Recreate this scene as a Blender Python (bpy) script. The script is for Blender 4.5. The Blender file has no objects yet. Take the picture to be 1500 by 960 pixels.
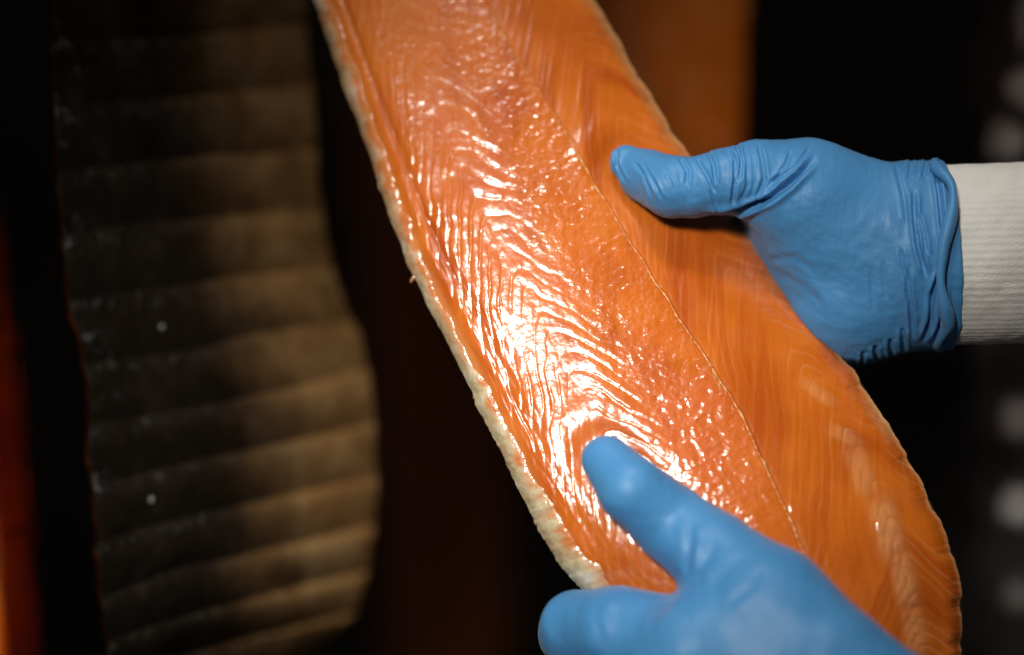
import bpy, math
import numpy as np
from mathutils import Vector

# ------------------------------------------------------------------ camera, light, exposure
D = 0.75            # camera to plane of focus (m)
S = 0.00023         # metres per photograph pixel on the plane of focus
Z0 = 1.2            # height of the lens above the floor
scene = bpy.context.scene
col = scene.collection
rng = np.random.default_rng(7)

cam = bpy.data.cameras.new('camera')
cam.sensor_width = 36.0
cam.lens = 36.0 * D / (1500 * S)
cam.clip_start, cam.clip_end = 0.05, 50.0
cam.dof.use_dof = True
cam.dof.focus_distance = D - 0.004
cam.dof.aperture_fstop = 2.15
cam_ob = bpy.data.objects.new('camera', cam)
cam_ob.location = (0, -D, Z0)
cam_ob.rotation_euler = (math.radians(90), 0, 0)
col.objects.link(cam_ob)
scene.camera = cam_ob

world = bpy.data.worlds.new('World')
scene.world = world
world.use_nodes = True
world.node_tree.nodes['Background'].inputs[0].default_value = (0.9, 0.85, 0.8, 1)
world.node_tree.nodes['Background'].inputs[1].default_value = 0.014

def area_light(name, loc, target, size, power, colour, spread=180, size_y=None):
    li = bpy.data.lights.new(name, 'AREA')
    li.energy, li.size, li.color = power, size, colour
    li.spread = math.radians(spread)
    li.shape = 'DISK'
    if size_y:
        li.shape = 'RECTANGLE'; li.size_y = size_y
    ob = bpy.data.objects.new(name, li)
    ob.location = loc
    ob.rotation_euler = (Vector(target) - Vector(loc)).to_track_quat('-Z', 'Y').to_euler()
    col.objects.link(ob)
    return ob

def spot_light(name, loc, target, radius, power, colour, cone, blend):
    li = bpy.data.lights.new(name, 'SPOT')
    li.energy, li.shadow_soft_size, li.color = power, radius, colour
    li.spot_size, li.spot_blend = math.radians(cone), blend
    ob = bpy.data.objects.new(name, li)
    ob.location = loc
    ob.rotation_euler = (Vector(target) - Vector(loc)).to_track_quat('-Z', 'Y').to_euler()
    col.objects.link(ob)
    return ob

spot_light('ceiling_spot', (-0.02, -0.36, Z0 + 0.72), (0.095, 0.0, Z0 - 0.03), 0.06, 10.6, (1.0, 0.95, 0.88), 37, 0.85)
area_light('added_sheen_light', (-0.26, -0.94, Z0 + 0.335), (0.01, 0.0, Z0 - 0.02), 0.20, 0.21, (1.0, 0.95, 0.86), 20)  # unseen light, added to put the wet sheen on the flesh
area_light('low_left_fill', (-0.46, 0.02, Z0 - 0.30), (-0.25, 0.24, Z0 - 0.10), 0.08, 2.6, (1.0, 0.85, 0.7), 26)  # unseen fill, added to brighten the far left fillet
spot_light('rear_fill_spot', (0.24, -0.02, Z0 + 0.58), (0.105, 0.26, Z0 + 0.11), 0.05, 2.9, (1.0, 0.9, 0.78), 22, 0.9)  # added with no known fixture, lifts the orange fillet above the thumb

vs = scene.view_settings
scene.display_settings.display_device = 'sRGB'
vs.view_transform = 'Standard'; vs.look = 'None'
vs.exposure = 0.0; vs.gamma = 1.0; vs.use_curve_mapping = False
scene.cycles.use_denoising = True
scene.cycles.max_bounces = 8

# ------------------------------------------------------------------ helpers
def W(px, py, y):
    """World point on the sight line of a photograph pixel at depth y (metres behind the plane of focus)."""
    k = S * (D + y) / D
    return np.stack(np.broadcast_arrays((np.asarray(px) - 750) * k, y, Z0 + (480 - np.asarray(py)) * k), -1)

def smooth(e0, e1, x):
    t = np.clip((np.asarray(x, float) - e0) / (e1 - e0), 0, 1)
    return t * t * (3 - 2 * t)

def spline(ts, ps, t):
    """Catmull-Rom through ps at parameters ts."""
    ts = np.asarray(ts, float); ps = np.asarray(ps, float)
    if ps.ndim == 1: ps = ps[:, None]
    m = np.gradient(ps, ts, axis=0)
    t = np.asarray(t, float)
    i = np.clip(np.searchsorted(ts, t) - 1, 0, len(ts) - 2)
    h = (ts[i + 1] - ts[i])[..., None]
    x = np.clip((t - ts[i])[..., None] / h, 0, 1)
    r = (2*x**3-3*x**2+1)*ps[i] + (x**3-2*x**2+x)*h*m[i] + (-2*x**3+3*x**2)*ps[i+1] + (x**3-x**2)*h*m[i+1]
    return r[..., 0] if r.shape[-1] == 1 else r

def vnoise(x, y, seed):
    r = np.random.default_rng(seed).random((256, 256)) * 2 - 1
    xi = np.floor(x).astype(int); yi = np.floor(y).astype(int)
    fx = x - xi; fy = y - yi
    fx = fx*fx*fx*(fx*(fx*6-15)+10); fy = fy*fy*fy*(fy*(fy*6-15)+10)
    g = lambda a, b: r[a & 255, b & 255]
    return (g(xi, yi)*(1-fx)*(1-fy) + g(xi+1, yi)*fx*(1-fy) + g(xi, yi+1)*(1-fx)*fy + g(xi+1, yi+1)*fx*fy)

def fbm(x, y, seed, octaves=3):
    v = 0; a = 1
    for k in range(octaves):
        v = v + a * vnoise(x * 2**k + 17.3*k, y * 2**k + 9.1*k, seed + k); a *= 0.5
    return v

def mesh_from(name, v, quads, mat, parent=None, attrs=None):
    v = np.ascontiguousarray(v, np.float32).reshape(-1, 3)
    q = np.ascontiguousarray(quads, np.int32).reshape(-1, 4)
    me = bpy.data.meshes.new(name)
    me.vertices.add(len(v)); me.vertices.foreach_set('co', v.ravel())
    me.loops.add(q.size); me.loops.foreach_set('vertex_index', q.ravel())
    me.polygons.add(len(q))
    me.polygons.foreach_set('loop_start', np.arange(0, q.size, 4, dtype=np.int32))
    me.polygons.foreach_set('loop_total', np.full(len(q), 4, np.int32))
    me.update(calc_edges=True)
    me.polygons.foreach_set('use_smooth', np.ones(len(q), bool))
    for k, a in (attrs or {}).items():
        at = me.attributes.new(k, 'FLOAT', 'POINT')
        at.data.foreach_set('value', np.ascontiguousarray(a, np.float32).ravel())
    me.materials.append(mat)
    ob = bpy.data.objects.new(name, me)
    col.objects.link(ob)
    if parent is not None: ob.parent = parent; ob.matrix_parent_inverse = parent.matrix_world.inverted()
    return ob

def grid_quads(nv, nu, wrap_u=False, flip=False):
    i = np.arange(nv - 1)[:, None]; j = np.arange(nu if wrap_u else nu - 1)[None, :]
    j2 = (j + 1) % nu
    q = np.stack(np.broadcast_arrays(i*nu+j, i*nu+j2, (i+1)*nu+j2, (i+1)*nu+j), -1).reshape(-1, 4)
    return q[:, ::-1] if flip else q

def empty(name, loc, label, cat, group=None):
    o = bpy.data.objects.new(name, None)
    col.objects.link(o); o.location = loc
    o.empty_display_size = 0.02
    o['label'] = label; o['category'] = cat
    if group: o['group'] = group
    bpy.context.view_layer.update()
    return o

def tube(pts, rad, n=8):
    """Closed-end tube round a polyline, returns verts and quads."""
    pts = np.asarray(pts, float); m = len(pts)
    rad = np.broadcast_to(rad, (m,))
    tan = np.gradient(pts, axis=0); tan /= np.linalg.norm(tan, axis=1)[:, None] + 1e-12
    ref = np.tile([0.13, 0.9, 0.21], (m, 1))
    a = np.cross(tan, ref); a /= np.linalg.norm(a, axis=1)[:, None] + 1e-12
    b = np.cross(tan, a)
    th = np.linspace(0, 2*np.pi, n, endpoint=False)
    v = pts[:, None] + rad[:, None, None]*(np.cos(th)[None, :, None]*a[:, None] + np.sin(th)[None, :, None]*b[:, None])
    return v.reshape(-1, 3), grid_quads(m, n, wrap_u=True)

def surface_nets(d, org, h):
    ins = d < 0
    nx, ny, nz = d.shape
    c = [(i, j, k) for i in (0, 1) for j in (0, 1) for k in (0, 1)]
    sl = lambda i, j, k: (slice(i, nx-1+i), slice(j, ny-1+j), slice(k, nz-1+k))
    cnt = np.zeros((nx-1, ny-1, nz-1), np.int8)
    for o in c: cnt += ins[sl(*o)]
    mask = (cnt > 0) & (cnt < 8)
    idx = np.full(mask.shape, -1, np.int64)
    ijk = np.argwhere(mask); idx[mask] = np.arange(len(ijk))
    vals = {o: d[ijk[:, 0]+o[0], ijk[:, 1]+o[1], ijk[:, 2]+o[2]] for o in c}
    acc = np.zeros((len(ijk), 3)); n = np.zeros(len(ijk))
    for a in c:
        for ax in range(3):
            if a[ax]: continue
            b = list(a); b[ax] = 1; b = tuple(b)
            va, vb = vals[a], vals[b]
            x = (va < 0) != (vb < 0)
            t = np.where(x, va / np.where(x, va - vb, 1), 0)
            p = np.array(a, float)[None] + t[:, None]*(np.array(b) - np.array(a))[None]
            acc += p * x[:, None]; n += x
    v = org + h*(ijk + acc/n[:, None])
    quads = []
    for ax in range(3):
        o1, o2 = [(1, 2), (2, 0), (0, 1)][ax]
        s0 = [slice(1, -1)]*3; s1 = [slice(1, -1)]*3
        s0[ax] = slice(0, -1); s1[ax] = slice(1, None)
        A, B = ins[tuple(s0)], ins[tuple(s1)]
        for flag, flip in ((A & ~B, False), (~A & B, True)):
            e = np.argwhere(flag); off = np.ones(3, int); off[ax] = 0; e = e + off
            def cell(da, db):
                q = e.copy(); q[:, o1] += da; q[:, o2] += db
                return idx[q[:, 0], q[:, 1], q[:, 2]]
            q = np.stack([cell(-1, -1), cell(0, -1), cell(0, 0), cell(-1, 0)], -1)
            quads.append(q[:, ::-1] if flip else q)
    return v, np.concatenate(quads)

def laplacian(v, q, it, lam=0.5):
    e = np.concatenate([q[:, [0, 1]], q[:, [1, 2]], q[:, [2, 3]], q[:, [3, 0]]])
    deg = np.bincount(e[:, 0], minlength=len(v)) + np.bincount(e[:, 1], minlength=len(v))
    for _ in range(it):
        s = np.stack([np.bincount(e[:, 0], v[e[:, 1], k], len(v)) + np.bincount(e[:, 1], v[e[:, 0], k], len(v)) for k in range(3)], -1)
        v = v + lam*(s/np.maximum(deg, 1)[:, None] - v)
    return v

def vnormals(v, q):
    n = np.cross(v[q[:, 2]] - v[q[:, 0]], v[q[:, 3]] - v[q[:, 1]])
    r = np.stack([sum(np.bincount(q[:, c], n[:, k], len(v)) for c in range(4)) for k in range(3)], -1)
    return r/(np.linalg.norm(r, axis=1)[:, None] + 1e-12)

def seg_dist2d(p, line):
    """Distance in the picture plane (pixels) from points p (n,2) to a polyline, and the parameter 0..1 along it."""
    line = np.asarray(line, float)
    L = np.r_[0, np.cumsum(np.linalg.norm(np.diff(line, axis=0), axis=1))]
    best = np.full(len(p), 1e9); par = np.zeros(len(p))
    for i in range(len(line)-1):
        a, b = line[i], line[i+1]; ab = b - a
        t = np.clip(((p - a) @ ab)/(ab @ ab), 0, 1)
        d = np.linalg.norm(p - a - t[:, None]*ab, axis=1)
        w = d < best
        best[w] = d[w]; par[w] = ((L[i] + t*(L[i+1]-L[i]))/L[-1])[w]
    return best, par

# ------------------------------------------------------------------ materials
def new_mat(name):
    m = bpy.data.materials.new(name); m.use_nodes = True
    nt = m.node_tree
    return m, nt, nt.nodes['Principled BSDF']

class NT:
    def __init__(s, nt): s.nt = nt
    def n(s, kind, **kw):
        x = s.nt.nodes.new(kind)
        for k, v in kw.items(): setattr(x, k, v)
        return x
    def l(s, a, b): s.nt.links.new(a, b)
    def attr(s, name):
        return s.n('ShaderNodeAttribute', attribute_name=name).outputs['Fac']
    def coords(s, scale=(1, 1, 1)):
        t = s.n('ShaderNodeTexCoord'); m = s.n('ShaderNodeMapping'); m.inputs['Scale'].default_value = scale
        s.l(t.outputs['Object'], m.inputs['Vector']); return m.outputs[0]
    def noise(s, scale, detail=3, rough=0.55, vec=None, dist=0.0):
        x = s.n('ShaderNodeTexNoise'); x.inputs['Scale'].default_value = scale; x.inputs['Detail'].default_value = detail
        x.inputs['Roughness'].default_value = rough; x.inputs['Distortion'].default_value = dist
        if vec is not None: s.l(vec, x.inputs['Vector'])
        return x.outputs['Fac']
    def ramp(s, fac, stops):
        r = s.n('ShaderNodeValToRGB'); cr = r.color_ramp
        while len(cr.elements) < len(stops): cr.elements.new(0.5)
        for e, (p, c) in zip(cr.elements, stops):
            e.position = p; e.color = (*c, 1) if len(c) == 3 else c
        s.l(fac, r.inputs[0]); return r.outputs[0]
    def mix(s, fac, a, b, mode='MIX'):
        m = s.n('ShaderNodeMix', data_type='RGBA', blend_type=mode)
        for sock, v in ((m.inputs['Factor'], fac), (m.inputs[6], a), (m.inputs[7], b)):
            if isinstance(v, (int, float)): sock.default_value = v
            elif isinstance(v, tuple): sock.default_value = (*v, 1)
            else: s.l(v, sock)
        return m.outputs[2]
    def math(s, op, a, b=0.0, clamp=False):
        m = s.n('ShaderNodeMath', operation=op, use_clamp=clamp)
        for sock, v in zip(m.inputs, (a, b)):
            if isinstance(v, (int, float)): sock.default_value = v
            else: s.l(v, sock)
        return m.outputs[0]
    def bump(s, h, strength, dist, normal=None):
        b = s.n('ShaderNodeBump'); b.inputs['Strength'].default_value = strength; b.inputs['Distance'].default_value = dist
        s.l(h, b.inputs['Height'])
        if normal is not None: s.l(normal, b.inputs['Normal'])
        return b.outputs[0]

def flesh_material():
    m, nt, p = new_mat('salmon_flesh'); N = NT(nt)
    c = N.coords()
    base = N.ramp(N.noise(45, 4, 0.6, c), [(0.25, (0.55, 0.115, 0.007)), (0.55, (0.65, 0.155, 0.011)), (0.8, (0.72, 0.20, 0.022))])
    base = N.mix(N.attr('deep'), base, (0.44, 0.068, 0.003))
    base = N.mix(N.attr('pink'), base, (0.70, 0.165, 0.045))
    base = N.mix(N.attr('fat'), base, (0.86, 0.48, 0.22))
    N.l(base, p.inputs['Base Color'])
    p.inputs['Subsurface Weight'].default_value = 0.4
    p.inputs['Subsurface Radius'].default_value = (1.0, 0.30, 0.08)
    p.inputs['Subsurface Scale'].default_value = 0.003
    p.inputs['Roughness'].default_value = 0.32
    p.inputs['IOR'].default_value = 1.38
    p.inputs['Coat Weight'].default_value = 1.0
    N.l(N.math('ADD', N.math('MULTIPLY', N.noise(150, 4, 0.6, c), 0.20), 0.08), p.inputs['Coat Roughness'])
    p.inputs['Specular IOR Level'].default_value = 0.33
    p.inputs['Coat IOR'].default_value = 1.75
    wet = N.attr('wet')
    h = N.math('ADD', N.noise(380, 2, 0.45, c), N.math('MULTIPLY', N.noise(1300, 1, 0.5, c), 0.08))
    b1 = N.bump(N.math('MULTIPLY', h, N.math('ADD', N.math('MULTIPLY', wet, 0.9), 0.1)), 1.0, 0.00042)
    N.l(b1, p.inputs['Normal']); N.l(b1, p.inputs['Coat Normal'])
    return m

def fat_material():
    m, nt, p = new_mat('pale_fat_edge'); N = NT(nt)
    c = N.coords()
    base = N.ramp(N.noise(90, 5, 0.65, c), [(0.28, (0.38, 0.27, 0.12)), (0.5, (0.62, 0.52, 0.33)), (0.75, (0.80, 0.76, 0.64))])
    base = N.mix(N.attr('pink'), base, (0.62, 0.19, 0.045))
    N.l(base, p.inputs['Base Color'])
    p.inputs['Subsurface Weight'].default_value = 0.3
    p.inputs['Subsurface Radius'].default_value = (1, .6, .35); p.inputs['Subsurface Scale'].default_value = 0.002
    p.inputs['Roughness'].default_value = 0.4
    p.inputs['Coat Weight'].default_value = 1.0; p.inputs['Coat Roughness'].default_value = 0.14; p.inputs['Coat IOR'].default_value = 1.7
    b = N.bump(N.noise(330, 3, 0.55, c), 0.7, 0.0008)
    N.l(b, p.inputs['Normal']); N.l(b, p.inputs['Coat Normal'])
    return m

def seam_material():
    m, nt, p = new_mat('pale_tendon'); N = NT(nt)
    base = N.ramp(N.noise(300, 3, 0.6, N.coords()), [(0.35, (0.70, 0.22, 0.05)), (0.65, (0.82, 0.42, 0.17))])
    N.l(base, p.inputs['Base Color'])
    p.inputs['Roughness'].default_value = 0.3
    p.inputs['Coat Weight'].default_value = 0.6; p.inputs['Coat Roughness'].default_value = 0.15
    return m

def skin_material():
    m, nt, p = new_mat('dark_fish_skin'); N = NT(nt)
    c = N.coords()
    mott = N.math('ADD', N.math('MULTIPLY', N.noise(42, 5, 0.62, c, 0.4), 0.75), N.math('MULTIPLY', N.noise(190, 3, 0.6, c), 0.25))
    dark = N.ramp(mott, [(0.30, (0.014, 0.010, 0.006)), (0.54, (0.030, 0.021, 0.014)), (0.76, (0.065, 0.050, 0.037))])
    warm = N.ramp(mott, [(0.30, (0.19, 0.092, 0.032)), (0.5, (0.38, 0.20, 0.075)), (0.72, (0.52, 0.34, 0.16))])
    base = N.mix(N.attr('belly_and_lit'), dark, warm)
    v = N.n('ShaderNodeTexVoronoi'); v.inputs['Scale'].default_value = 330
    N.l(c, v.inputs['Vector'])
    base = N.mix(N.math('MULTIPLY', N.attr('glint_fleck'), N.ramp(N.noise(260, 4, 0.7, c), [(0.52, (0, 0, 0)), (0.66, (1, 1, 1))])), base, (0.25, 0.25, 0.25))
    N.l(base, p.inputs['Base Color'])
    p.inputs['Roughness'].default_value = 0.5
    p.inputs['Specular IOR Level'].default_value = 0.12
    b = N.bump(v.outputs['Distance'], 0.35, 0.0006)
    b = N.bump(N.noise(120, 3, 0.5, c), 0.25, 0.0008, b)
    N.l(b, p.inputs['Normal'])
    return m

def glove_material():
    m, nt, p = new_mat('blue_nitrile'); N = NT(nt)
    c = N.coords()
    base = N.ramp(N.noise(30, 3, 0.5, c), [(0.3, (0.055, 0.235, 0.51)), (0.7, (0.075, 0.275, 0.57))])
    N.l(base, p.inputs['Base Color'])
    N.l(N.math('ADD', N.math('MULTIPLY', N.noise(60, 3, 0.5, c), 0.26), 0.31), p.inputs['Roughness'])
    p.inputs['Specular IOR Level'].default_value = 0.4
    p.inputs['IOR'].default_value = 1.46
    p.inputs['Sheen Weight'].default_value = 0.08
    b = N.bump(N.noise(900, 3, 0.6, c), 0.25, 0.0004)
    b = N.bump(N.noise(95, 4, 0.55, c, 0.8), 0.3, 0.0010, b)
    b = N.bump(N.noise(150, 2, 0.5, N.coords((2.8, 1.0, 0.6)), 0.6), 0.22, 0.0008, b)
    N.l(b, p.inputs['Normal'])
    return m

def knit_material():
    m, nt, p = new_mat('white_knit'); N = NT(nt)
    c = N.coords()
    base = N.ramp(N.noise(60, 4, 0.6, c), [(0.3, (0.76, 0.74, 0.69)), (0.7, (0.84, 0.83, 0.79))])
    N.l(base, p.inputs['Base Color'])
    p.inputs['Roughness'].default_value = 0.9
    p.inputs['Sheen Weight'].default_value = 0.2
    b = N.bump(N.noise(1500, 2, 0.5, c), 0.5, 0.0005)
    N.l(b, p.inputs['Normal'])
    return m

def jacket_material():
    m, nt, p = new_mat('dark_blotched_cloth'); N = NT(nt)
    c = N.coords()
    base = N.ramp(N.noise(70, 4, 0.6, c), [(0.3, (0.012, 0.009, 0.009)), (0.7, (0.028, 0.020, 0.020))])
    base = N.mix(N.attr('pale_blotch'), base, (0.82, 0.82, 0.80))
    N.l(base, p.inputs['Base Color']); p.inputs['Roughness'].default_value = 0.9
    N.l(N.bump(N.noise(600, 3, 0.6, c), 0.5, 0.001), p.inputs['Normal'])
    return m

def wall_material():
    m, nt, p = new_mat('dark_wall'); N = NT(nt)
    base = N.ramp(N.noise(5, 4, 0.6, N.coords()), [(0.3, (0.05, 0.042, 0.036)), (0.7, (0.13, 0.105, 0.085))])
    N.l(base, p.inputs['Base Color']); p.inputs['Roughness'].default_value = 0.8
    return m

M_FLESH, M_FAT, M_SEAM, M_SKIN = flesh_material(), fat_material(), seam_material(), skin_material()
M_GLOVE, M_KNIT, M_JACKET, M_WALL = glove_material(), knit_material(), jacket_material(), wall_material()

# ------------------------------------------------------------------ the dark room behind
v = np.array([(-2.5, 1.6, -0.2), (2.5, 1.6, -0.2), (2.5, 1.6, 2.8), (-2.5, 1.6, 2.8),
              (-2.5, 1.7, -0.2), (2.5, 1.7, -0.2), (2.5, 1.7, 2.8), (-2.5, 1.7, 2.8)], float)
wall = mesh_from('wall', v, [(0, 1, 2, 3), (5, 4, 7, 6), (4, 0, 3, 7), (1, 5, 6, 2), (3, 2, 6, 7), (4, 5, 1, 0)], M_WALL)
wall.data.polygons.foreach_set('use_smooth', np.zeros(6, bool))
wall['kind'] = 'structure'

# ------------------------------------------------------------------ the held fillet
KL = [(400, -190), (465, 0), (545, 230), (600, 380), (690, 565), (770, 730), (840, 845), (930, 930), (1040, 1040), (1150, 1120), (1240, 1170)]
KR = [(770, -330), (800, -130), (905, 60), (1003, 220), (1120, 380), (1250, 545), (1345, 700), (1400, 830), (1408, 960), (1395, 1060), (1350, 1140)]
TS = np.arange(len(KL))
U_K = [0, .015, .05, .12, .3, .5, .65, .8, .92, .97, 1]
Y_K = [10, 7.0, 3.6, 0.6, -3.0, -4.4, -3.4, -0.2, 4.4, 6.8, 10.5]     # front of the slab across its width (mm)
def outline(u, t):
    L = spline(TS, KL, t); R = spline(TS, KR, t)
    return L + (R - L)*u[..., None]
def lean(py):      # the side leans back and its lower end curls away (mm)
    return (480 - py)*S*1000*math.tan(math.radians(18)) + 14*(np.maximum(py - 680, 0)/300)**2
def y_front(u, t, py):
    y = spline(U_K, Y_K, u)
    return (y + lean(py))/1000
def y_back(u, t, py):
    y = 16 + 2.5*np.sin(np.pi*u) - 5.5*smooth(.75, 1, u) - 4.5*smooth(.2, 0, u)
    return (y + lean(py))/1000

nv, nu = 1000, 330
uu = np.linspace(0, 1, nu)
tt = np.linspace(0, 10, nv)
U, T = np.meshgrid(uu, tt)
PXY = outline(U, T)
# ragged outline
edge_n = fbm(T*5, T*0+3.3, 11, 4)
PXY[..., 0] += (edge_n*2.6*smooth(.12, 0, U) + 3*fbm(T*7, T*0+8.1, 12, 4)*smooth(.88, 1, U))
PX, PY = PXY[..., 0], PXY[..., 1]
# arclength along the body axis (pixels)
mid = outline(np.full(nv, .5), tt)
sl = np.r_[0, np.cumsum(np.linalg.norm(np.diff(mid, axis=0), axis=1))]
s0 = np.interp(0.0, tt, sl)
SL = np.broadcast_to(sl[:, None], U.shape)
Wd = np.linalg.norm(outline(np.ones(nv), tt) - outline(np.zeros(nv), tt), axis=1)[:, None]
AC = U*Wd                                      # pixels across
um = np.interp(tt, [0, 1.4, 2.6, 4.7, 6.6, 8, 10], [.58, .63, .68, .668, .60, .56, .5])[:, None]   # seam position
um = um + 0.004*fbm(T*6, T*0, 21, 3)[:, :1]
left = smooth(0.006, -0.006, U - um)
# zig-zag of the muscle segments
def vee(x, kl, kr, c):
    k = np.where(x < 0, kl, kr)
    return np.sqrt((k*x)**2 + c*c) - c
gl = vee((U - .30)*Wd, 2.2, 1.5, 24)
ur = .875 - .02*np.sin(T)
gr = vee((U - ur)*Wd, 1.75, 1.3, 10)
warp = 10*fbm(SL/110, AC/70, 31, 3)
phl = (SL - gl + warp)/34.0
phr = (SL - gr + warp*0.8 + 16*fbm(AC/60 + SL/300, SL/260, 35, 2))/25.0
def flake(ph, sharp):
    f = ph - np.floor(ph)
    return 1 - np.abs(2*f - 1)**sharp, np.minimum(f, 1 - f)
hl, dl = flake(phl + .24*fbm(SL/42, AC/42, 33, 2), 4.0)
hr, dr = flake(phr, 3.0)
idl = np.floor(phl).astype(int); idr = np.floor(phr).astype(int)
jit = np.random.default_rng(5).random(4096)
# where the ridges stand out
zone_l = smooth(.05, .10, U)*smooth(.50, .36, U)
lon = smooth(1.3, 2.6, T)*(1 - 0.35*smooth(5.5, 6.5, T))
amp_l = np.clip(.75 + .7*fbm(SL/70, AC/45, 34, 2), .15, 1.5)*zone_l*(0.06 + 0.26*lon)*(0.6 + 0.7*jit[idl % 4096])*(1 - 0.6*np.exp(-((PX-800)/55)**2 - ((PY-490)/75)**2))
amp_r = (1-left)*(0.03 + 0.10*smooth(.84, .9, U))*smooth(1.0, .97, U)*(0.4 + jit[idr % 4096])
H = amp_l*hl*left + amp_r*hr                   # mm, towards the viewer
# membrane bumps between the arches and the seam
bz = left*smooth(.33, .46, U)
cr = 1 - np.abs(fbm(SL/17, AC/17, 41, 3))
lum = fbm(SL/30, AC/26, 45, 3)
crz = np.exp(-(((PX - 1020)/130)**2 + ((PY - 640)/150)**2))
cross = fbm(SL/7 + 2*vnoise(SL/40, AC/40, 3), AC/45, 51, 2)
H += bz*smooth(.6, 3.0, T)*(0.10*lum + (0.05 + 0.26*crz)*cr + 0.05*cross*smooth(1, 3, T))
H += left*smooth(3.4, 1.5, T)*smooth(.1, .2, U)*0.06*fbm((AC + .25*SL)/6 + .5*vnoise(SL/30, AC/30, 66), SL/60, 65, 3)
H += left*zone_l*(0.05*fbm(SL/16, AC/10, 61, 2)) + 0.15*fbm(SL/90, AC/70, 62, 2)
H += (1-left)*0.075*fbm(SL/60, (AC + .55*SL)/5, 63, 2)
# the flesh gives way under the two thumbs
for line, w_, dep in (([(915, 238), (985, 274), (1040, 275)], 44, 1.6), ([(886, 672), (922, 716), (985, 766), (1040, 810)], 55, 1.2)):
    d_, _p = seg_dist2d(np.stack([PX.ravel(), PY.ravel()], -1), line)
    d_ = d_.reshape(PX.shape)
    H += -dep*smooth(1.15*w_, .55*w_, d_) + .35*dep*np.exp(-((d_ - 1.45*w_)/(.35*w_))**2)
# longitudinal wrinkles by the left edge
H += smooth(.03, .07, U)*smooth(.22, .10, U)*0.25*fbm(AC/10 + .4*fbm(SL/80, AC/30, 70, 2), SL/90, 71, 3)*smooth(1.0, 2.5, T)
# the dark groove beside the pale edge in the upper part
gx = np.interp(T, [0, 1, 2, 3, 3.4], [.09, .10, .105, .11, .12])
H -= 0.7*np.exp(-((U - gx)/.013)**2)*smooth(3.5, 2.7, T)
H *= 1 - 0.85*smooth(650, 760, PY)*smooth(940, 900, PX)*left*smooth(.12, .2, U)
# raised lobes near the right edge, lower half
lob = np.zeros_like(U)
for (cx, cy, sx, sy, ang, a) in [(1198, 575, 30, 9, 35, .5), (1262, 690, 16, 38, -20, .7), (1300, 775, 20, 45, -15, 1.0), (1325, 850, 17, 45, -12, .9),
                                 (1340, 925, 16, 35, -8, .8), (1290, 608, 12, 42, -28, .8), (1240, 640, 26, 10, 30, .6)]:
    a_ = math.radians(ang); dx, dy = PX - cx, PY - cy
    x1, y1 = dx*math.cos(a_) + dy*math.sin(a_), -dx*math.sin(a_) + dy*math.cos(a_)
    lob = np.maximum(lob, a*np.exp(-((x1/sx)**4 + (y1/sy)**4)))
lob *= 0.55 + 0.45*hr
H += (1-left)*0.55*lob*(1 + .5*fbm(SL/12, AC/12, 64, 2))
# step at the seam
H += 0.25*left*smooth(.12, 0, um - U) - 0.16*np.exp(-((U - um - .004)/.007)**2)
YF = y_front(U, T, PY) - H/1000
PF = W(PX, PY, YF)
fat_l = left*np.exp(-(dl*34/5.0)**2)*zone_l*0.12
fat_r = (1-left)*np.exp(-(dr*25/1.9)**2)*(0.20 + 0.2*smooth(.83, .9, U)*smooth(4.2, 5.2, T))*(0.1 + jit[(idr*7) % 4096])*np.clip(.7+.9*fbm(SL/60, AC/45, 83, 2), 0, 1.4)
fat = fat_l + fat_r + (1-left)*0.45*lob + 0.55*smooth(.985, 1, U) + 0.3*smooth(.955, .985, U)*smooth(5, 2, T)
fat += smooth(.07, .02, U)*0.4
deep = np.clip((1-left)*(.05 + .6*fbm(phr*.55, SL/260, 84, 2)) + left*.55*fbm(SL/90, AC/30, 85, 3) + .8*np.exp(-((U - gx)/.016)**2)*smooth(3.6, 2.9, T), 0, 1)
pink = np.clip(0.65*crz*bz + 0.30*np.exp(-((U - .28)/.14)**2)*lon + 0.25*fbm(SL/50, AC/50, 81, 3), 0, 1)
wet = np.clip(left*smooth(.05, .12, U)*(.35 + .65*smooth(.8, 3, T)) - 0.75*zone_l*lon + 0.06 - smooth(740, 790, PY)*left, 0.05, 1)

fillet = empty('salmon_fillet', tuple(W(820, 480, 0.0)), 'glossy orange salmon side held flesh outward by two blue gloved hands', 'salmon fillet')
mesh_from('flesh', PF, grid_quads(nv, nu, flip=True), M_FLESH, fillet,
          {'fat': np.clip(fat, 0, 1), 'pink': pink, 'wet': wet, 'deep': deep})

# pale fatty edge: rolls from the face round the left rim to the skin behind
nw = 26
w = np.linspace(0, 1, nw)
tv = np.linspace(0, 10, 800)
Wg, Tg = np.meshgrid(w, tv)
win = np.interp(tv, [0, 1, 2, 3, 4, 5, 6, 7, 10], [.075, .08, .07, .05, .05, .07, .10, .10, .11])[:, None]
win = win + 0.012*fbm(Tg*6, Tg*0+1, 91, 3)[:, :1]
th = Wg*1.15*np.pi                                  # 0 on the face .. past the rim
Lp = spline(TS, KL, tv)[:, None, :]; Rp = spline(TS, KR, tv)[:, None, :]
ax = (Rp - Lp)/np.linalg.norm(Rp - Lp, axis=-1, keepdims=True); wd = np.linalg.norm(Rp - Lp, axis=-1)
uc = win*np.where(th < np.pi/2, 1 - np.sin(th), 0)
lump = fbm(Tg*11, Wg*3, 95, 3)
out = 1.5 + 4.0*np.sin(np.clip(th, 0, np.pi)) * (0.85+0.12*lump)
bx = Lp[..., 0] + ax[..., 0]*(uc*wd) - ax[..., 0]*out*smooth(0, .6, th)
bx = bx + fbm(Tg*5, Tg*0+3.3, 11, 4)*2.6 + 1.5*smooth(.3, .6, Wg)*fbm(Tg*40, Wg*14, 97, 3)
by = Lp[..., 1] + ax[..., 1]*(uc*wd)
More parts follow.
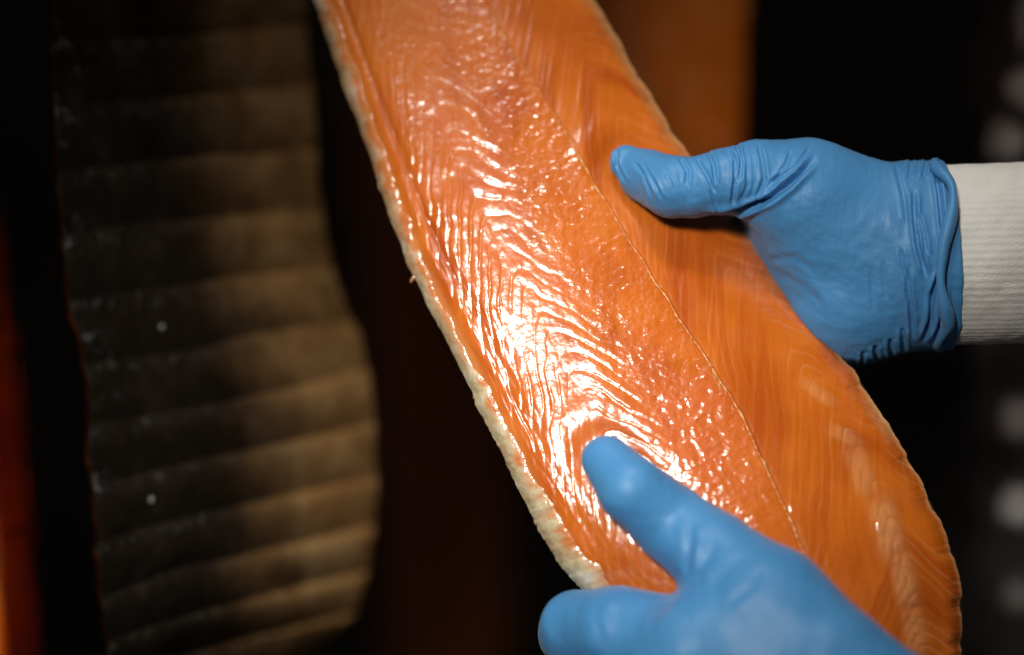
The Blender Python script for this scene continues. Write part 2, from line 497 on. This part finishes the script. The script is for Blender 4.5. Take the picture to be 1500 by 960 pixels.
yf = y_front(uc, Tg, by)
yb = y_back(np.zeros_like(uc), Tg, by)
k = smooth(np.pi/2, 1.15*np.pi, th)
yy = yf*(1-k) + (yb + 0.002)*k - (0.0001 + 0.0004*np.sin(np.clip(th*1.6, 0, np.pi)))*(1 + 0.3*lump) + 0.0008*smooth(.12, 0, Wg)
pk = np.clip(smooth(.22, .03, Wg + .08*lump) + smooth(4.2, 2, Tg)*0.5*smooth(.9, .3, Wg) + .25*fbm(Tg*9, Wg*3, 98, 3), 0, 1)
mesh_from('fat_edge', W(bx, by, yy), grid_quads(800, nw), M_FAT, fillet, {'pink': pk})

# skin on the far side, closing the slab
us = np.linspace(0, 1, 60); ts2 = np.linspace(0, 10, 200)
Ub, Tb = np.meshgrid(us, ts2)
Pb = outline(Ub, Tb)
yb = y_back(Ub, Tb, Pb[..., 1])
yb[:, -1] = y_front(Ub, Tb, Pb[..., 1])[:, -1] + .0005
mesh_from('skin', W(Pb[..., 0], Pb[..., 1], yb), grid_quads(200, 60), M_SKIN, fillet,
          {'belly_and_lit': smooth(.4, 0, Ub), 'glint_fleck': Ub*0})

# the pale seam of pin bones: one uneven strand with short side threads
ts3 = np.linspace(0, 8.5, 700)
us3 = np.interp(ts3, tt, um[:, 0])
iv = np.clip((ts3/10*(nv-1)).astype(int), 0, nv-1); iu = np.clip((us3*(nu-1)).astype(int), 0, nu-1)
sp = PF[iv, iu] + np.array([0, -0.00012, 0])
sp = laplacian_1d = np.stack([np.convolve(np.pad(sp[:, k], 4, 'edge'), np.ones(9)/9, 'valid') for k in range(3)], -1)
rad = 0.00021*np.clip(.2 + 1.7*np.abs(fbm(ts3*16, ts3*0, 101, 3)), .1, 1.7)*(0.6 + 0.5*smooth(1, 4, ts3))
vs_, qs_ = tube(sp, rad, 7)
V = [vs_]; Q = [qs_]; n0 = len(vs_)
r2 = np.random.default_rng(3)
for _ in range(60):
    k = r2.integers(40, 690); side = -1 if r2.random() < .75 else 1
    ln = r2.uniform(2, 8)/430
    pts = []
    for f in np.linspace(0, 1, 5):
        a = int(np.clip(iv[k] + f*r2.uniform(2, 7) - 2, 0, nv-1)); b = int(np.clip((us3[k] + side*f*ln)*(nu-1), 0, nu-1))
        pts.append(PF[a, b] + [0, -0.0001, 0])
    tv_, tq_ = tube(pts, np.linspace(.00022, .00006, 5), 5)
    V.append(tv_); Q.append(tq_ + n0); n0 += len(tv_)
seam = mesh_from('pin_bone_seam', np.concatenate(V), np.concatenate(Q), M_SEAM, fillet)
seam['kind'] = 'stuff'

# little ragged shreds on the left rim
for (px, py, dx, dy) in [(603, 396, 1, 18)]:
    f = np.linspace(0, 1, 7)
    y0 = float(y_front(np.array(.0), 0, py))
    pts = W(px + 5 + (dx-5)*f + 2*np.sin(f*5), py + dy*f, y0 - 0.0005*np.sin(f*3))
    tv_, tq_ = tube(pts, np.array([.0010, .0009, .0008, .0007, .0006, .0006, .0003]), 7)
    mesh_from('shred', tv_, tq_, M_FAT, fillet, {'pink': np.full(len(tv_), .55)})

# height maps of the slab, for pressing the gloves onto it
RS = 3; RX0, RY0 = 300, -420
rw, rh = 430, 600
def raster(px, py, val, how):
    a = np.full((rh, rw), np.nan); i = ((py - RY0)/RS).astype(int).ravel(); j = ((px - RX0)/RS).astype(int).ravel()
    ok = (i >= 0) & (i < rh) & (j >= 0) & (j < rw)
    acc = np.zeros(rh*rw); n = np.zeros(rh*rw); ij = i[ok]*rw + j[ok]
    np.add.at(acc, ij, val.ravel()[ok]); np.add.at(n, ij, 1)
    return np.where(n > 0, acc/np.maximum(n, 1), np.nan).reshape(rh, rw)
RF = raster(PX, PY, YF, 0)
RB = raster(PX, PY, y_back(U, T, PY), 0)
RE = raster(PX, PY, np.minimum(U, 1-U)*Wd*S, 0)
def slab(X, Y, Z):
    k = S*(D + Y)/D
    px = 750 + X/k; py = 480 - (Z - Z0)/k
    i = np.clip(((py - RY0)/RS).astype(int), 0, rh-1); j = np.clip(((px - RX0)/RS).astype(int), 0, rw-1)
    f, b, e = RF[i, j], RB[i, j], RE[i, j]
    r = np.minimum(np.minimum(Y - f, b + 0.003 - Y), e + 0.001)
    return np.where(np.isnan(r), -1.0, r)

# ------------------------------------------------------------------ gloved hands
def ty(py): return (480 - py)*S*1000*0.112      # the slab leans back, the hands follow it
def P(px, py, ymm): return W(px, py, ymm/1000.0)
def smin(a, b, k):
    h = np.clip(0.5 + 0.5*(b - a)/k, 0, 1)
    return b*(1-h) + a*h - k*h*(1-h)
def build_hand(name, groups, lo, hi, h, cut=None, creases=(), parent=None, press=True, iters=6, noise_amp=0.0, gain=1.0):
    """groups: list of (blend in mm, [chains]); a chain is a list of (px, py, depth mm, radius px)."""
    lo, hi = np.array(lo), np.array(hi)
    n = np.ceil((hi - lo)/h).astype(int)
    X, Y, Z = np.meshgrid(*[lo[a] + h*np.arange(n[a]) for a in range(3)], indexing='ij')
    X, Y, Z = X.astype(np.float32), Y.astype(np.float32), Z.astype(np.float32)
    tot = None
    for kk, chains in groups:
        for ch in chains:
            dch = None
            for (a, b) in zip(ch[:-1], ch[1:]):
                A = P(a[0], a[1], a[2] + ty(a[1])); B = P(b[0], b[1], b[2] + ty(b[1])); ra, rb = a[3]*S, b[3]*S
                ab = B - A; L2 = float(ab @ ab)
                t = np.clip(((X-A[0])*ab[0] + (Y-A[1])*ab[1] + (Z-A[2])*ab[2])/L2, 0, 1)
                d = np.sqrt((X-A[0]-t*ab[0])**2 + (Y-A[1]-t*ab[1])**2 + (Z-A[2]-t*ab[2])**2) - (ra + (rb-ra)*t)
                dch = d if dch is None else smin(dch, d, 0.0012)
            tot = dch if tot is None else smin(tot, dch, kk/1000)
    if press: tot = np.maximum(tot, slab(X, Y, Z) - 0.0004)
    if cut is not None:
        c0, nrm = cut
        tot = np.maximum(tot, (X-c0[0])*nrm[0] + (Y-c0[1])*nrm[1] + (Z-c0[2])*nrm[2])
    v, q = surface_nets(tot, lo, h)
    v = laplacian(v, q, iters)
    nr = vnormals(v, q)
    kx = S*(D + v[:, 1])/D
    pp = np.stack([750 + v[:, 0]/kx, 480 - (v[:, 2]-Z0)/kx], -1)
    face = smooth(-0.15, 0.35, -nr[:, 1])
    disp = np.zeros(len(v))
    for (line, wpx, depth) in creases:
        d, par = seg_dist2d(pp, line)
        taper = smooth(0, .18, par)*smooth(1, .82, par)
        disp += taper*depth*(-np.exp(-(d/wpx)**2) + 0.55*np.exp(-((d - 2.1*wpx)/(1.1*wpx))**2))
    v = v + nr*(gain*disp*face)[:, None]/1000
    if noise_amp:
        v = v + nr*(noise_amp/1000*fbm(pp[:, 0]/38, pp[:, 1]/38 + v[:, 1]*150, 333, 3))[:, None]
    v = laplacian(v, q, 1, 0.35)
    return mesh_from(name, v, q, M_GLOVE, parent)

person = empty('person', (0.42, 0.2, 0.0), 'worker in blue disposable gloves and white knit cuffs gripping the salmon side', 'person')

# the far hand: palm behind the fillet, thumb laid over its face
def ft(px, py):   # front of the slab under a pixel, mm
    i, j = int((py-RY0)/RS), int((px-RX0)/RS); r = RF[i, j]
    return (float(r*1000) if not np.isnan(r) else 6.0) - ty(py)
far = [
 (7, [[(918, 238, ft(918, 238)-6, 27), (945, 257, ft(945, 257)-8, 40), (985, 274, -3, 45), (1015, 275, -3.5, 44), (1062, 266, -3, 48), (1110, 262, 0, 56), (1182, 287, 4, 78), (1290, 322, 8, 82), (1420, 322, 10, 86)]]),
 (12, [[(1182, 300, 7, 80), (1225, 380, 14, 90), (1245, 440, 16, 90), (1340, 425, 14, 86), (1430, 425, 13, 86)],
       [(1225, 350, 14, 86), (1340, 374, 12, 112), (1430, 374, 12, 114)],
       [(1225, 370, 22, 80), (1110, 330, 32, 62), (1060, 360, 36, 60)],
       [(1240, 440, 22, 84), (1170, 470, 32, 66), (1120, 480, 36, 60)]]),
 (3, [[(1080, 310, 34, 46), (960, 300, 33, 42), (880, 320, 31, 38), (830, 345, 29, 32)],
      [(1080, 370, 36, 48), (960, 395, 34, 43), (870, 420, 31, 39), (815, 440, 29, 33)],
      [(1110, 440, 36, 46), (1010, 480, 34, 42), (925, 505, 31, 37), (875, 515, 29, 32)],
      [(1150, 500, 36, 42), (1080, 550, 33, 37), (1020, 585, 31, 33), (980, 600, 30, 28)]]),
]
far_cr = [
 ([(892, 216), (894, 240), (906, 262)], 2.2, .5), ([(904, 216), (903, 243), (918, 271)], 2.2, .5),
 ([(940, 236), (959, 269), (971, 295)], 2.2, .38), ([(925, 233), (943, 255), (950, 275), (957, 298)], 2.4, .38),
 ([(995, 230), (1007, 252), (1005, 272)], 2.2, .6), ([(1018, 228), (1036, 257), (1048, 285)], 2.4, .6),
 ([(1034, 218), (1045, 240), (1048, 271)], 2.4, .7), ([(1057, 216), (1077, 233), (1077, 262), (1072, 305)], 2.5, .8),
 ([(1077, 206), (1086, 236), (1081, 272)], 2.5, .8), ([(1110, 206), (1117, 238), (1120, 262), (1105, 300)], 2.6, .6),
 ([(1089, 210), (1094, 240), (1095, 270), (1086, 295)], 2.2, .45), ([(1130, 272), (1151, 243), (1160, 220)], 2.5, .4),
 ([(1040, 280), (1052, 312)], 2, .4), ([(965, 232), (985, 262), (1000, 300)], 2.0, .25),
 ([(1125, 268), (1163, 250), (1190, 212)], 2.6, .55),
 ([(1030, 320), (1060, 314), (1085, 308), (1108, 300), (1129, 291), (1156, 271), (1182, 245), (1196, 230)], 4.0, 1.7),
 ([(1120, 382), (1163, 377), (1196, 398)], 5, .25), ([(1140, 400), (1180, 420), (1210, 455)], 5, .15),
 ([(1338, 275), (1340, 317), (1345, 359), (1358, 410)], 3.0, 1.4), ([(1345, 312), (1352, 342), (1358, 378)], 2.5, 1.1),
 ([(1370, 248), (1377, 288), (1380, 324), (1385, 368)], 3.0, 1.5), ([(1379, 392), (1366, 430), (1363, 469), (1350, 505)], 3.0, 1.5),
 ([(1382, 412), (1385, 444), (1376, 480), (1361, 505)], 2.5, 1.3), ([(1329, 390), (1334, 448), (1338, 500)], 2.8, 1.0),
 ([(1318, 360), (1327, 412), (1329, 450)], 2.6, .5), ([(1322, 480), (1324, 518)], 3, .9), ([(1304, 495), (1306, 528)], 3, .9), ([(1282, 505), (1284, 538)], 3, .9),
 ([(1265, 515), (1262, 540)], 2.5, .7), ([(1293, 380), (1298, 440)], 3, .25), ([(1275, 390), (1280, 460)], 3, .2), ([(1358, 232), (1352, 262)], 2.5, .8), ([(1335, 232), (1332, 262)], 2.5, .6),
 ([(1310, 236), (1322, 280), (1330, 330)], 3, .35),
]
glove = build_hand('glove', far, P(790, 620, -30) - [0, 0, 0], P(1440, 170, 70) + [0.03, 0, .01], 0.0005,
           cut=(P(1391, 372, 10), (0.995, 0.0, 0.06)), creases=far_cr, parent=person, noise_amp=0.25, iters=8, gain=1.5)
glove['label'] = 'far blue glove, thumb over the salmon face and fingers behind it'

def ring(cx, cy, cyd, hz, hy, th, power=2.4):
    """Flattened ring in the plane across the wrist: half height hz px, half depth hy mm."""
    e = 2/power
    return cy - hz*np.sign(np.sin(th))*np.abs(np.sin(th))**e, cyd + hy*np.sign(np.cos(th))*np.abs(np.cos(th))**e
# rolled bead of the glove's cuff
th = np.linspace(0, 2*np.pi, 200)
pz, pyd = ring(0, 372, 12, 134.5, 26.6, th)
pxx = 1387 + 6*np.sin(3*th + .5) + 4*np.sin(5*th+1) - 14*smooth(.7, 1, np.abs(np.sin(th)))
tv_, tq_ = tube(W(pxx, pz, pyd/1000), 0.0019 + .0005*np.sin(7*th), 8)
mesh_from('rolled_rim', tv_, tq_, M_GLOVE, glove)

def knit_cuff(x0, x1, cy0, cy1, cyd, hz0, hz1, hy, name='knit_cuff'):
    na, nl = 780, 60
    th = np.linspace(0, 2*np.pi, na, endpoint=False)
    f = np.linspace(0, 1, nl)
    F, TH = np.meshgrid(f, th, indexing='ij')
    hz = hz0 + (hz1-hz0)*F
    rib = 0.2*np.cos(TH*75) + 2.0*fbm(F*5, TH*2, 201, 3)
    pz, pyd = ring(0, cy0 + (cy1-cy0)*F, cyd, hz + rib, hy + rib*S*1000, TH, 2.0)
    return W(x0 + (x1-x0)*F, pz, pyd/1000), grid_quads(nl, na, wrap_u=True)
kv, kq = knit_cuff(1378, 1640, 373, 368, 12, 131, 134, 22.5)
cuff = mesh_from('knit_cuff', kv, kq, M_KNIT, person)

# the near hand: back of the hand to the viewer, thumb on the face, fingers hooked round the rim
near = [
 (7, [[(888, 674, ft(888, 690)-8, 36), (925, 718, ft(925, 718)-12, 48), (985, 768, -20, 55), (1045, 814, -28, 62), (1125, 884, -38, 77), (1212, 976, -46, 86), (1330, 1100, -52, 102), (1420, 1200, -54, 106)]]),
 (9, [[(1125, 900, -38, 78), (1020, 962, -38, 84), (1000, 985, -36, 84)],
      [(1300, 1090, -44, 110), (1120, 1010, -36, 105), (1010, 1000, -32, 84)],
      [(1300, 1110, -44, 110), (1110, 1090, -38, 100), (1005, 1090, -32, 76)],
      [(1320, 1130, -44, 110), (1130, 1180, -36, 95), (1030, 1185, -28, 70)]]),
 (3, [[(1000, 960, -30, 80), (905, 928, -22, 66), (848, 922, -10, 56), (835, 930, 12, 46), (870, 925, 32, 42), (930, 920, 37, 36)],
      [(990, 1075, -30, 66), (875, 1062, -22, 56), (845, 1060, 0, 50), (880, 1050, 30, 44), (960, 1030, 38, 38)],
      [(1000, 1170, -28, 62), (900, 1165, -20, 54), (880, 1160, 2, 48), (920, 1150, 30, 42), (1000, 1120, 38, 36)],
      [(1040, 1250, -24, 56), (965, 1260, -16, 48), (945, 1255, 4, 42), (975, 1240, 26, 38), (1050, 1200, 36, 32)]]),
]
near_cr = [
 ([(1012, 765), (1010, 800), (1006, 842)], 6, .9), ([(1048, 796), (1032, 825), (1018, 852)], 7, .6), ([(1090, 812), (1062, 840), (1036, 864)], 7, .45),
 ([(990, 880), (960, 900), (950, 935)], 5, .5),
 ([(884, 866), (872, 900), (880, 940)], 6, .3), ([(1120, 830), (1100, 860), (1060, 890)], 6, .4),
]
glove2 = build_hand('glove', near, P(740, 1330, -110), P(1500, 610, 60) + [0, 0, 0], 0.0009,
           cut=(P(1385, 1165, -64), (0.7, 0.0, -0.7)), creases=near_cr, parent=person, noise_amp=0.22, iters=10)
glove2['label'] = 'near blue glove, thumb pressed on the salmon and fingers hooked round its rim'

# its knit cuff, out of the frame towards the lower right
na, nl = 200, 30
th = np.linspace(0, 2*np.pi, na, endpoint=False); F, TH = np.meshgrid(np.linspace(0, 1, nl), th, indexing='ij')
a0, a1 = P(1330, 1105, -46 - 16), P(1560, 1330, -72)
ctr = a0 + (a1-a0)*F[..., None]
r_ = 0.0245 + 0.004*F + 0.0002*np.cos(TH*40)
kv = ctr + r_[..., None]*(np.cos(TH)[..., None]*np.array([.7, 0, .7]) + np.sin(TH)[..., None]*np.array([0, 1, 0]))
mesh_from('knit_cuff', kv, grid_quads(nl, na, wrap_u=True), M_KNIT, person)

# the jacket: body and both sleeves, mostly beyond the frame
def build_jacket():
    h = 0.005
    lo = np.array([0.13, -0.25, 0.62]); hi = np.array([0.72, 0.42, 1.72])
    n = np.ceil((hi-lo)/h).astype(int)
    X, Y, Z = np.meshgrid(*[lo[a] + h*np.arange(n[a]) for a in range(3)], indexing='ij')
    # torso, a rounded box
    c, hb, r = np.array([.415, .21, 1.17]), np.array([.12, .04, .36]), .085
    q = np.stack([np.abs(X-c[0])-hb[0], np.abs(Y-c[1])-hb[1], np.abs(Z-c[2])-hb[2]], -1)
    tot = np.linalg.norm(np.maximum(q, 0), axis=-1) + np.minimum(q.max(-1), 0) - r
    def cone(A, B, ra, rb):
        A, B = np.array(A), np.array(B); ab = B - A
        t = np.clip(((X-A[0])*ab[0] + (Y-A[1])*ab[1] + (Z-A[2])*ab[2])/(ab@ab), 0, 1)
        return np.sqrt((X-A[0]-t*ab[0])**2 + (Y-A[1]-t*ab[1])**2 + (Z-A[2]-t*ab[2])**2) - (ra + (rb-ra)*t)
    w1 = P(1500, 345, 18)
    for A, B, ra, rb in [((.50, .16, 1.50), (.40, .05, 1.26), .075, .062), ((.40, .05, 1.26), tuple(w1), .060, .030),
                         ((.54, .10, 1.50), (.47, -.08, 1.08), .075, .062), ((.47, -.08, 1.08), tuple(P(1540, 1310, -50)), .06, .042)]:
        tot = smin(tot, cone(A, B, ra, rb), .03)
    # slanted cuff opening round the knit sleeve
    o = P(1452, 365, 30)
    tot = np.maximum(tot, -( (X-o[0])*.80 + (Y-o[1])*.60 + 0*Z))
    v, q = surface_nets(tot, lo, h)
    v = laplacian(v, q, 3)
    nr = vnormals(v, q)
    v = v + nr*(0.004*fbm(v[:, 0]*28, v[:, 2]*28, 401, 3))[:, None]
    kx = S*(D + v[:, 1])/D
    px, py = 750 + v[:, 0]/kx, 480 - (v[:, 2]-Z0)/kx
    pale_blotch = np.zeros(len(v))
    for (cx, cy, rx, ry, a) in [(1500, 128, 26, 26, 1), (1492, 612, 26, 30, .45), (1488, 742, 26, 28, .5), (1488, 872, 22, 24, .25), (1500, 30, 10, 45, .5), (1475, 205, 24, 24, 1.0), (1600, 250, 30, 30, 1), (1600, 500, 30, 30, .6), (1600, 700, 30, 30, .6)]:  # pale blotches mixed into the cloth colour at fixed spots
        pale_blotch = np.maximum(pale_blotch, a*smooth(1.2, .8, np.hypot((px-cx)/rx, (py-cy)/ry)))
    return mesh_from('jacket', v, q, M_JACKET, person, {'pale_blotch': pale_blotch})
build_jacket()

# ------------------------------------------------------------------ fillets hanging behind
def hanging(name_label, TL, TR, L, R, yL, yR, bulge, front, label, ridges=False, thick=0.012, na=90, nl=260):
    ts = np.asarray(TL, float)
    t = np.linspace(ts[0], ts[-1], nl); u = np.linspace(0, 1, na)
    Uh, Th = np.meshgrid(u, t)
    Lh = spline(ts, L, Th); Rh = spline(np.asarray(TR, float), R, Th)
    px = Lh + (Rh - Lh)*Uh; py = Th.copy()
    px = px + 3*fbm(Th/45, Th*0, 501, 3)*(smooth(.1, 0, Uh) + smooth(.9, 1, Uh))
    y = (yL + (yR - yL)*Uh) - bulge*np.sin(np.pi*np.clip(Uh, 0, 1))**.7
    belly_and_lit = glint_fleck = Uh*0
    if ridges:
        # crosswise rolls of the skin, steeper towards the bottom
        slope = np.interp(Th, [-200, 0, 300, 600, 960], [-5, -12, -35, -75, -110])
        q = Th - slope*(Uh - .8) + 5*fbm(Uh*3, Th/120, 511, 2)
        RL = [-220, -130, -42, 45, 133, 223, 312, 398, 484, 562, 640, 716, 790, 858, 918, 985, 1060, 1140, 1220]
        ph = np.interp(q, RL, np.arange(len(RL)))
        f = ph - np.floor(ph)
        roll = np.sin(np.pi*f**.62)**.8
        y = y - 0.0048*roll*(0.65 + .5*Uh)
        colm = np.abs(np.sin(np.pi*(Uh*5.2 + .3*fbm(Uh*4, np.floor(ph)*3.7, 513, 1))))
        y = y - 0.0006*colm**.6 - 0.0002*fbm(Uh*22, Th/22, 515, 2)
        belly_and_lit = smooth(.42, 1.02, Uh + .06*fbm(Uh*4, Th/60, 517, 3) + .10*(1-f) - .03)  # tan belly, plus roll tops coloured brighter as if lit from above
        glint_fleck = np.clip(smooth(.16, .02, Uh)*.9*smooth(-.1,.5,fbm(Uh*8, Th/50, 523, 2)) + .30*np.exp(-((f-.12)/.12)**2)*smooth(.75, .3, Uh), 0, 1)  # small wet glints painted into the skin colour
    root = empty('hanging_fillet', tuple(W(float(px[nl//2, na//2]), float(py[nl//2, na//2]), float(y.mean()))), label, 'salmon fillet', 'salmon fillets hanging in the background')
    zz = np.zeros_like(Uh)
    Pf = W(px, py, y)
    yb = y.mean(axis=1, keepdims=True)*0 + (yL + (yR-yL)*Uh) + thick*np.sin(np.pi*Uh)**.5
    grow = -5*smooth(.06, 0, Uh) if ridges else 0*Uh
    Pk = W(px + grow, py, yb + 0.0004)
    at_s = {'belly_and_lit': belly_and_lit, 'glint_fleck': glint_fleck}
    at_f = {'fat': np.clip(.12*fbm(Th/40, Uh*9, 531, 2), 0, 1), 'pink': zz, 'wet': zz + .2, 'deep': zz}
    if front == 'skin':
        mesh_from('skin', Pf, grid_quads(nl, na, flip=True), M_SKIN, root, at_s)
        mesh_from('flesh', Pk, grid_quads(nl, na), M_FLESH, root, at_f)
    else:
        mesh_from('flesh', Pf, grid_quads(nl, na, flip=True), M_FLESH, root, at_f)
        mesh_from('skin', Pk, grid_quads(nl, na), M_SKIN, root, at_s)
    return root, (px, py, y)

K = [-220, 0, 130, 250, 380, 470, 560, 700, 830, 960, 1150]
KRt = [-220, 0, 150, 300, 400, 480, 560, 640, 760, 850, 905, 945, 1000, 1150]
skin_side, (hpx, hpy, hy_) = hanging('', K, KRt, [66, 75, 79, 84, 95, 108, 127, 134, 144, 157, 175],
        [440, 447, 460, 470, 490, 520, 541, 551, 547, 536, 515, 470, 430, 380], 0.050, 0.150, 0.010, 'skin',
        'dark skin side of a hanging salmon fillet with cross ridges, tan along one edge', ridges=True, na=330, nl=900)
r3 = np.random.default_rng(9)
for (sx, sy, rr) in [(237, 480, 3.5), (222, 732, 4)]:  # white specks stand in for glints on wet droplets
    k = np.argmin((hpx-sx)**2 + (hpy-sy)**2); i, j = np.unravel_index(k, hpx.shape)
    c = W(hpx[i, j], hpy[i, j], hy_[i, j] - .0006)
    a = np.linspace(0, 2*np.pi, 10, endpoint=False)
    rings = []
    for fr, hh in [(1, .0006), (.8, -.0002), (.4, -.0007), (.02, -.0008)]:
        rings.append(c + np.stack([rr*S*fr*np.cos(a), np.full(10, hh), 1.3*rr*S*fr*np.sin(a)], -1))
    mesh_from('glint_speck', np.concatenate(rings), grid_quads(4, 10, wrap_u=True, flip=True), M_KNIT, skin_side)

KK = [-300, 0, 300, 600, 900, 1200]
hanging('', KK, KK, [-330, -330, -320, -300, -280, -280], [-75, -55, -8, 30, 52, 66], 0.24, 0.25, 0.03, 'flesh',
        'dim orange fillet hanging beyond the thin orange edge of the dark skin side')
K2 = [-400, -150, 0, 120, 220, 300, 360]
hanging('', K2, K2, [800, 815, 830, 850, 880, 930, 1000], [1080, 1088, 1092, 1090, 1084, 1070, 1040], 0.26, 0.27, 0.010, 'flesh',
        'blurred orange fillet hanging above the far thumb')
hanging('', KK, KK, [500, 505, 520, 540, 560, 580], [730, 735, 745, 750, 745, 730], 1.2, 1.22, 0.02, 'flesh',
        'shadowed dark red fillet in the gap between skin and held salmon')
